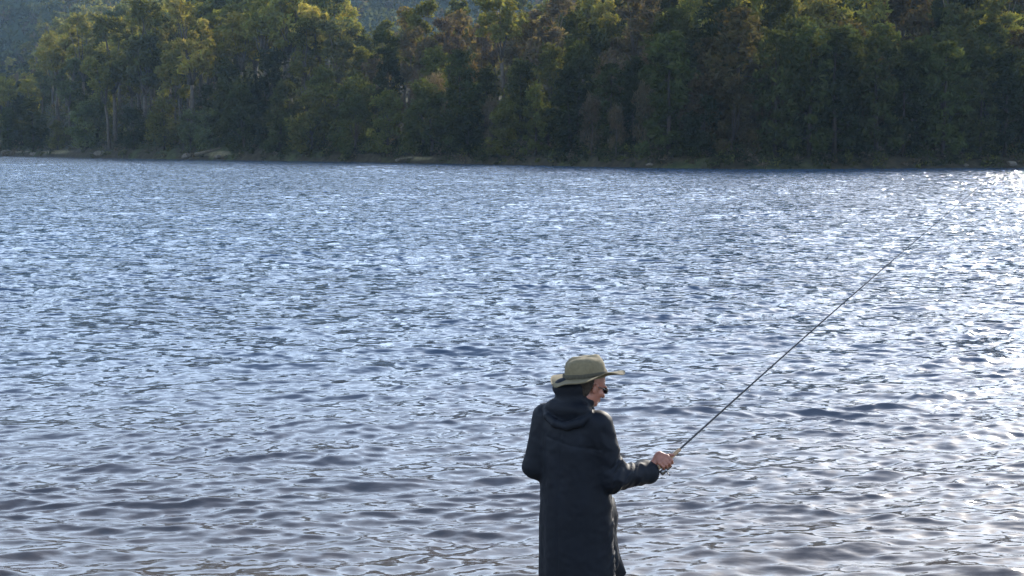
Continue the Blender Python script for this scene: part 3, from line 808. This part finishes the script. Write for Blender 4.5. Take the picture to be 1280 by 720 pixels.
def body():
    P = []
    P.append(loft([(.86, CB[0], CB[1], .150, .105), (1.0, CB[0], CB[1], .155, .11), (1.15, CB[0], CB[1], .15, .10), (1.35, CB[0] - .005, CB[1], .175, .10), (1.43, CB[0], CB[1], .15, .075), (1.47, CB[0] + .01, CB[1], .08, .06)], BODY))
    neck = np.array([CB[0] + .005, CB[1], 1.43])
    P.append(cone(neck, hp(0, -.015, -.07), .060, .056, .03))
    P.append(ellip(hp(0, -.008, .035), (.073, .093, .088), HM, .02))       # skull
    P.append(ellip(hp(0, .022, -.045), (.055, .062, .062), HM, .03))       # jaw
    P.append(ellip(hp(0, .068, -.088), (.022, .018, .016), HM, .02))       # chin
    P.append(cone(hp(0, .088, .008), hp(0, .108, -.028), .008, .013, .008))  # nose
    P.append(ellip(hp(0, .082, .026), (.052, .016, .010), HM, .012))       # brow
    P.append(ellip(hp(0, .086, -.054), (.024, .012, .006), HM, .006)); P.append(ellip(hp(0, .084, -.066), (.021, .012, .007), HM, .006))   # lips
    for s in (1, -1):
        P.append(ellip(hp(.042 * s, .058, -.022), (.020, .024, .020), HM, .02))   # cheekbones
        P.append(ellip(hp(.074 * s, -.006, -.008), (.010, .018, .030), HM, .006))  # ears
        P.append(cone(hp(.078 * s, .006, .012), hp(.083 * s, -.016, .016), .006, .005, .004))
    for S_, E_, W_ in ((RS, RE, RW), (LS, LE, LW)):
        P += [cone(S_, E_, .050, .040, .03), cone(E_, W_, .040, .027, .02)]
    hand(P, RW, HC, RD, np.array([0, -.3, 1.0]))
    lc = LW + np.array([.075, .045, .0]); hand(P, LW, lc, np.array([.15, .25, 1.0]), np.array([-.5, 1, 0]))
    for s in (1, -1):
        hip = bp(.085 * s, 0, .90); kn = bp(.10 * s, .03 * (1 if s > 0 else .2), .48); an = bp(.11 * s, -.01, .09)
        P += [cone(hip, kn, .085, .056, .04), cone(kn, an, .054, .036, .03), cone(an + [0, 0, -.02], an + FWD * .16 + [0, 0, -.055], .038, .026, .02)]
    V, Q = sdf_mesh(P, (-.05, 7.85, 0.0), (1.0, 8.62, 1.82), .0055, .02)
    org = np.array([CB[0], CB[1], 0.0])
    me = mesh_np('person', V - org, Q, True)
    return tag(put('person', me, M_SKIN, None, tuple(org)), 'man in long navy coat and khaki hat, fishing with his back half turned', 'person'), org
person, ORG = body()

def part(name, V, F, m, parent=None, smooth=True):
    me = mesh_np(name, np.asarray(V) - ORG, F, smooth)
    o = put(name, me, m, None)
    o.parent = parent or person
    return o

def coat():
    P = []
    P.append(loft([(.34, .380, MY, .252, .185), (.60, .376, MY, .240, .176), (.90, .374, MY, .230, .168), (1.08, .368, MY, .219, .158), (1.25, .354, MY, .216, .150), (1.36, .352, MY, .208, .135), (1.43, .345, MY, .165, .112), (1.475, .352, MY, .10, .09), (1.50, .358, MY, .06, .07)], BODY, .03))
    P += [cone(RS + [-.01, 0, -.003], RE, .086, .076, .05), cone(RE + [0, 0, -.002], RW - [.012, 0, .010], .080, .066, .03)]
    P += [cone(LS + [.005, 0, -.0], LE, .085, .070, .05), cone(LE, LW, .066, .050, .03)]
    P += [cone(RW - [.035, 0, .008], RW - [.008, 0, .012], .070, .068, .008)]                # turned cuff
    # collar up round the neck and the hood bunched on the back
    P.append(cone(bp(-.075, -.045, 1.47), bp(.085, -.035, 1.46), .058, .060, .03))
    P.append(ellip(bp(.005, -.070, 1.485), (.150, .066, .066), [ACR, FWD, np.array([0, 0, 1.])], .03))
    P.append(ellip(bp(-.005, -.052, 1.600), (.098, .060, .066), [ACR, FWD, np.array([0, 0, 1.])], .03))
    P.append(ellip(bp(.010, -.02, 1.545), (.092, .085, .055), [ACR, FWD, np.array([0, 0, 1.])], .025))
    P.append(cone(bp(-.045, .060, 1.515), bp(.075, .025, 1.525), .050, .050, .02))
    rim = [bp(-.15, -.055, 1.475), bp(-.10, -.115, 1.435), bp(-.03, -.145, 1.405), bp(.05, -.148, 1.400), bp(.12, -.115, 1.425), bp(.155, -.06, 1.460)]
    for a_, b_ in zip(rim[:-1], rim[1:]): P.append(cone(a_, b_, .026, .026, .007))
    P.append(cone(bp(-.08, -.095, 1.515), bp(.09, -.10, 1.49), .022, .026, .008))
    # loose front skirt blown open towards the right
    f0 = mp(768, 640, .10); 
    P.append(cone(mp(764, 655, .08), mp(764, 705, .10), .022, .050, .03))
    def post(F, x, y, z):
        u = (x - .36) * ca + (y - MY) * sa; v = -(x - .36) * sa + (y - MY) * ca
        th = np.arctan2(v, u)
        drape = .010 * vnoise(x * 11 + z * 1.5, y * 11, z * 1.6, seed=1) * np.clip((1.45 - z) / .3, 0, 1)
        fold = .0022 * vnoise(x * 30 + z * 14, y * 30, z * 30 - x * 16, seed=2)
        rs = np.exp(-((x - RE[0]) ** 2 + (y - RE[1]) ** 2 + (z - RE[2]) ** 2) / .012)
        fs = np.clip((x - RE[0] + .06) / .05, 0, 1) * np.clip((RW[0] - .02 - x) / .03, 0, 1) * np.clip((1.30 - z) / .05, 0, 1)
        el = (rs * .006 + fs * .010) * (.35 - np.abs(vnoise((x * .85 - z * .55) * 34, y * 9, (z + x) * 9, seed=3))) * 1.6
        su = np.exp(-((x - RS[0] - .03) ** 2) / .006) * np.clip((z - 1.08) / .06, 0, 1) * np.clip((1.42 - z) / .06, 0, 1)
        el = el + su * .007 * (.3 - np.abs(vnoise((z + x * .6) * 22, y * 8, x * 9, seed=9))) * 1.6
        seam = .003 * np.exp(-((z - 1.30 + .03 * np.cos(th)) / .008) ** 2) * ((x - RS[0] < .0) & (x > LS[0]))
        centre_seam = .004 * np.exp(-((u) / .006) ** 2) * (v < 0) * (z < 1.38)
        return F - drape - fold - el + seam + centre_seam
    V, Q = sdf_mesh(P, (-.05, 7.85, .30), (1.0, 8.62, 1.70), .0062, .02, post)
    return part('coat', V, Q, M_COAT)
coat_ob = coat()
def sheet(pts_a, pts_b, thick, name, m, parent):
    """cloth strip between two edge curves, with thickness"""
    a, b = np.array(pts_a), np.array(pts_b); n = len(a); k = 5
    g = np.stack([a + (b - a) * t for t in np.linspace(0, 1, k)], 1)      # n,k,3
    du = np.gradient(g, axis=0); dv = np.gradient(g, axis=1)
    nn = np.cross(du, dv); nn /= np.linalg.norm(nn, axis=2)[..., None] + 1e-9
    g = g + nn * (.004 * np.sin(np.arange(n) * 1.3))[:, None, None]
    V = np.concatenate([(g + nn * thick / 2).reshape(-1, 3), (g - nn * thick / 2).reshape(-1, 3)])
    idx = np.arange(n * k).reshape(n, k); o_ = n * k
    q = np.stack([idx[:-1, :-1], idx[1:, :-1], idx[1:, 1:], idx[:-1, 1:]], -1).reshape(-1, 4)
    F = [q, q[:, ::-1] + o_]
    ring = np.concatenate([idx[:, 0], idx[-1, 1:], idx[-2::-1, -1], idx[0, -2:0:-1]]); r2 = np.roll(ring, -1)
    F.append(np.stack([ring, ring + o_, r2 + o_, r2], 1))
    return part(name, V, np.concatenate(F), m, parent)
# open front edge of the coat hanging clear on his right side
sheet([mp(760, 620, .08), mp(762, 650, .09), mp(762, 680, .10), mp(762, 716, .10), mp(760, 760, .10)],
      [mp(767, 622, .16), mp(772, 645, .18), mp(770, 668, .2), mp(774, 690, .2), mp(783, 716, .2)], .006, 'coat_front', M_COAT, coat_ob)
# storm cuff tab and collar flap
sheet([RW + [-.020, -.045, -.020], RW + [-.018, -.030, -.045]], [RW + [.018, -.045, -.028], RW + [.014, -.03, -.055]], .006, 'cuff_tab', M_COAT, coat_ob)
cpts = [bp(.062 + .01 * i, .02 + .012 * i, 1.56 - .02 * i) for i in range(4)]
sheet(cpts, [p + ACR * .035 + np.array([0, 0, -.055]) for p in cpts], .006, 'collar', M_COAT, coat_ob)

def hat():
    c = mp(732, 470, 0); n = 48
    prof = [(.126, -.012), (.125, .01), (.122, .04), (.115, .066), (.105, .087), (.092, .102), (.073, .110), (.045, .111), (.02, .110)]
    up = np.array([-.10, .05, 1.0]); up /= np.linalg.norm(up)
    f = hf - up * (hf @ up); f /= np.linalg.norm(f); r = np.cross(f, up)
    V = []
    for rr, hh in prof:
        for j in range(n):
            t = 2 * math.pi * j / n; cs, sn = math.cos(t), math.sin(t)      # t = 0 is the front
            w_ = .93; dent = (.006 * math.sin(t + 2.2) + .004 * math.sin(3 * t + 1) + .003 * math.sin(5 * t)) * min(1, rr / .08) if hh > .09 else .0035 * math.sin(6 * t + hh * 40)
            q = c + f * (rr * cs * 1.03) + r * (rr * sn * w_) + up * (hh + (dent if hh > .09 else 0) ) + (f * cs + r * sn) * (dent if hh < .09 else 0)
            V.append(q)
    m = len(prof); V.append(c + up * .110)
    idx = np.arange(m * n).reshape(m, n)
    Q = np.stack([idx[:-1], np.roll(idx[:-1], -1, 1), np.roll(idx[1:], -1, 1), idx[1:]], -1).reshape(-1, 4)
    T = np.array([(idx[-1, j], idx[-1, (j + 1) % n], m * n) for j in range(n)])
    h = part('hat', V, [Q, T], M_HAT)
    # brim: front flat and long, side lifted over the ear, back drooping
    V = []; K = 8
    for side in (1, -1):
        for i in range(K + 1):
            s = i / K
            for j in range(n):
                t = 2 * math.pi * j / n; cs, sn = math.cos(t), math.sin(t)
                L = .090 + .012 * cs + .006 * math.sin(3 * t + 1)
                rr_f, rr_r = .128 * 1.03 + L * s, .128 * .93 + L * s
                lift = -.004 + s * (.006 + .014 * sn * sn - .034 * max(0, -cs) ** 1.3 - .010 * max(0, cs)) + .009 * s * s * math.sin(5 * t + .5)
                if cs < -.2 and sn < 0: lift += .014 * s * s * (-sn) * (-cs)       # far back corner curls up
                V.append(c + f * rr_f * cs + r * rr_r * sn + up * (lift + side * .0022))
    m = K + 1; idx = np.arange(2 * m * n).reshape(2, m, n)
    Qs = []
    for s_ in (0, 1):
        g = idx[s_]; q = np.stack([g[:-1], np.roll(g[:-1], -1, 1), np.roll(g[1:], -1, 1), g[1:]], -1).reshape(-1, 4)
        Qs.append(q[:, ::-1] if s_ == 0 else q)
    for row in (0, -1):
        g0, g1 = idx[0, row], idx[1, row]
        q = np.stack([g0, np.roll(g0, -1), np.roll(g1, -1), g1], -1); Qs.append(q if row else q[:, ::-1])
    part('brim', V, np.concatenate(Qs), M_HAT, h)
    V = []
    for rr, hh in ((.1290, -.006), (.1320, -.002), (.1310, .020), (.1270, .024)):
        for j in range(n):
            t = 2 * math.pi * j / n
            V.append(c + f * rr * 1.03 * math.cos(t) + r * rr * .93 * math.sin(t) + up * hh + (f * math.cos(t) + r * math.sin(t)) * .003 * math.sin(7 * t + hh * 60))
    idx = np.arange(4 * n).reshape(4, n)
    part('hatband', V, np.stack([idx[:-1], np.roll(idx[:-1], -1, 1), np.roll(idx[1:], -1, 1), idx[1:]], -1).reshape(-1, 4), M_HATBAND, h)
hat()

# hair under the hat, sunglasses
V, Q = sdf_mesh([ellip(hp(0, -.030, .012), (.079, .080, .082), HM), ellip(hp(0, -.050, -.045), (.062, .050, .045), HM)], tuple(HD - .2), tuple(HD + .2), .006, .02,
                lambda F, x, y, z: np.maximum(F - .003 * vnoise(x * 90, y * 90, z * 30), (x - HD[0]) * hf[0] + (y - HD[1]) * hf[1] + (z - HD[2]) * hf[2] + .026))
part('hair', V, Q, M_HAIR)
gl = sdf_mesh([ellip(hp(.032, .094, .006), (.027, .008, .018), HM, .004), ellip(hp(-.032, .094, .006), (.027, .008, .018), HM, .004), cone(hp(-.01, .101, .010), hp(.01, .101, .010), .003, .003, .004)], tuple(HD - .16), tuple(HD + .16), .003, .004)
g = part('sunglasses', gl[0], gl[1], M_GLASS)
for s in (1, -1):
    v, q, t = tube([hp(.058 * s, .090, .010), hp(.072 * s, .050, .012), hp(.077 * s, -.005, .010), hp(.077 * s, -.02, -.01)], [.0032] * 4, 6)
    part('temple_arm', v, [q, t], M_GLASS, g)

# trousers and boots
P = []
for s in (1, -1):
    hip = bp(.085 * s, 0, .92); kn = bp(.10 * s, .03 * (1 if s > 0 else .2), .48); an = bp(.11 * s, -.01, .14)
    P += [cone(hip, kn, .10, .074, .04), cone(kn, an, .074, .066, .03)]
V, Q = sdf_mesh(P, (-.05, 7.85, .05), (.85, 8.6, 1.1), .01, .02, lambda F, x, y, z: F - .006 * vnoise(x * 12, y * 12, z * 8, seed=6))
part('trousers', V, Q, M_TROUSER)
for s in (1, -1):
    an = bp(.11 * s, -.01, .09)
    P = [cone(an + [0, 0, .15], an + [0, 0, -.01], .060, .050, .02), cone(an + [0, 0, -.03] - FWD * .03, an + FWD * .17 + [0, 0, -.045], .050, .040, .03), ellip(an + FWD * .08 + [0, 0, -.080], (.052, .15, .014), [ACR, FWD, np.array([0, 0, 1.])], .004)]
    V, Q = sdf_mesh(P, an - .3, an + .35, .008, .02)
    part('boot', V, Q, M_BOOT)

# ------------------------------------------------------------------ fishing rod
rod_ob = empty('fishing_rod', tuple(rod(-.30)))
tag(rod_ob, 'long thin dark fishing rod held out over the lake in his right hand', 'fishing rod')
def rpart(name, v, f, m, parent=None):
    o = put(name, mesh_np(name, np.asarray(v) - rod(-.30), f, True), m); o.parent = parent or rod_ob; return o
LR = float(np.linalg.norm(TIP - G0))
ts = np.linspace(-.02, LR, 26)
sag = lambda t: np.array([0, 0, .018 * math.sin(math.pi * max(0, t) / LR)])
v, q, t = tube([rod(a) + sag(a) for a in ts], [np.interp(a, [0, LR * .45, LR * .78, LR], [.0065, .0042, .0019, .0009]) for a in ts], 10)
rpart('blank', v, [q, t], M_BLANK)
v, q, t = tube([rod(a) for a in (-.125, -.120, -.10, -.08, -.02, .015, .075, .080)], [.010, .0135, .0125, .0115, .0115, .0125, .0095, .007], 14)
rpart('grip', v, [q, t], M_CORK)
rdn = np.cross(RD, np.cross(np.array([0, 0, -1.]), RD)); rdn /= np.linalg.norm(rdn)
for a in (.28, .62, 1.0, 1.42, 1.82, 2.15, 2.42, LR - .01):
    if a > LR: continue
    c = rod(a) + sag(a); rr = float(np.interp(a, [0, LR], [.014, .004]))
    pts = [c + rdn * (rr + .004) + (RD * 0 + rdn * math.cos(x)) * rr + np.cross(RD, rdn) * math.sin(x) * rr for x in np.linspace(0, 2 * math.pi, 13)]
    v, q, t = tube(pts, [.0012] * 13, 6, False)
    v2, q2, t2 = tube([c, c + rdn * .006], [.0016, .0012], 6)
    V, fs = join([(v, q, t), (v2, q2, t2)]); rpart('line_guide', V, fs, M_METAL)
rc = rod(-.075) + rdn * .036
v0 = tube([rod(-.075), rc], [.005, .006], 8)
sdv = np.cross(RD, rdn)
v1 = tube([rc - RD * .03, rc - RD * .028, rc + RD * .012, rc + RD * .014], [.008, .017, .017, .010], 16)
reel = rpart('reel', *join([v0, v1]), M_METAL)
v, q, t = tube([rc + RD * .014, rc + RD * .018, rc + RD * .045, rc + RD * .049], [.012, .016, .014, .016], 16); rpart('spool', v, [q, t], M_METAL, reel)
v, q, t = tube([rc, rc - sdv * .03, rc - sdv * .032 + rdn * .022, rc - sdv * .048 + rdn * .023], [.003, .003, .003, .005], 8); rpart('crank', v, [q, t], M_BLANK, reel)
lp = [rc + RD * .05] + [rod(a) + sag(a) + rdn * .008 for a in (.28, .62, 1.0, 1.42, 1.82, 2.15, 2.42, LR)]
end = np.array([9.5, 24.0, .02])
lp += [TIP + (end - TIP) * a + np.array([0, 0, -.55 * math.sin(math.pi * a)]) for a in (.15, .3, .5, .7, .85, 1)]
v, q, t = tube(lp, [.00035] * len(lp), 4, False); rpart('line', v, q, M_LINE)

# ------------------------------------------------------------------ air between here and the hills
def haze():
    x0, x1, y0, y1, z0, z1 = -3400, 3400, -300, 3900, -6, 640
    V = np.array([(x, y, z) for x in (x0, x1) for y in (y0, y1) for z in (z0, z1)], float)
    F = np.array([(0, 1, 3, 2), (4, 6, 7, 5), (0, 4, 5, 1), (2, 3, 7, 6), (0, 2, 6, 4), (1, 5, 7, 3)])
    m = bpy.data.materials.new('haze'); m.use_nodes = True; nt = m.node_tree; nt.nodes.remove(nt.nodes['Principled BSDF'])
    pv = nd(nt, 'ShaderNodeVolumePrincipled'); pv.inputs['Density'].default_value = HAZE
    pv.inputs['Color'].default_value = (.50, .74, 1, 1); pv.inputs['Anisotropy'].default_value = 0
    nt.links.new(pv.outputs[0], nt.nodes['Material Output'].inputs['Volume'])
    tag(put('haze', mesh_np('haze', V, F), m), kind='stuff')
HAZE = .00007
haze()
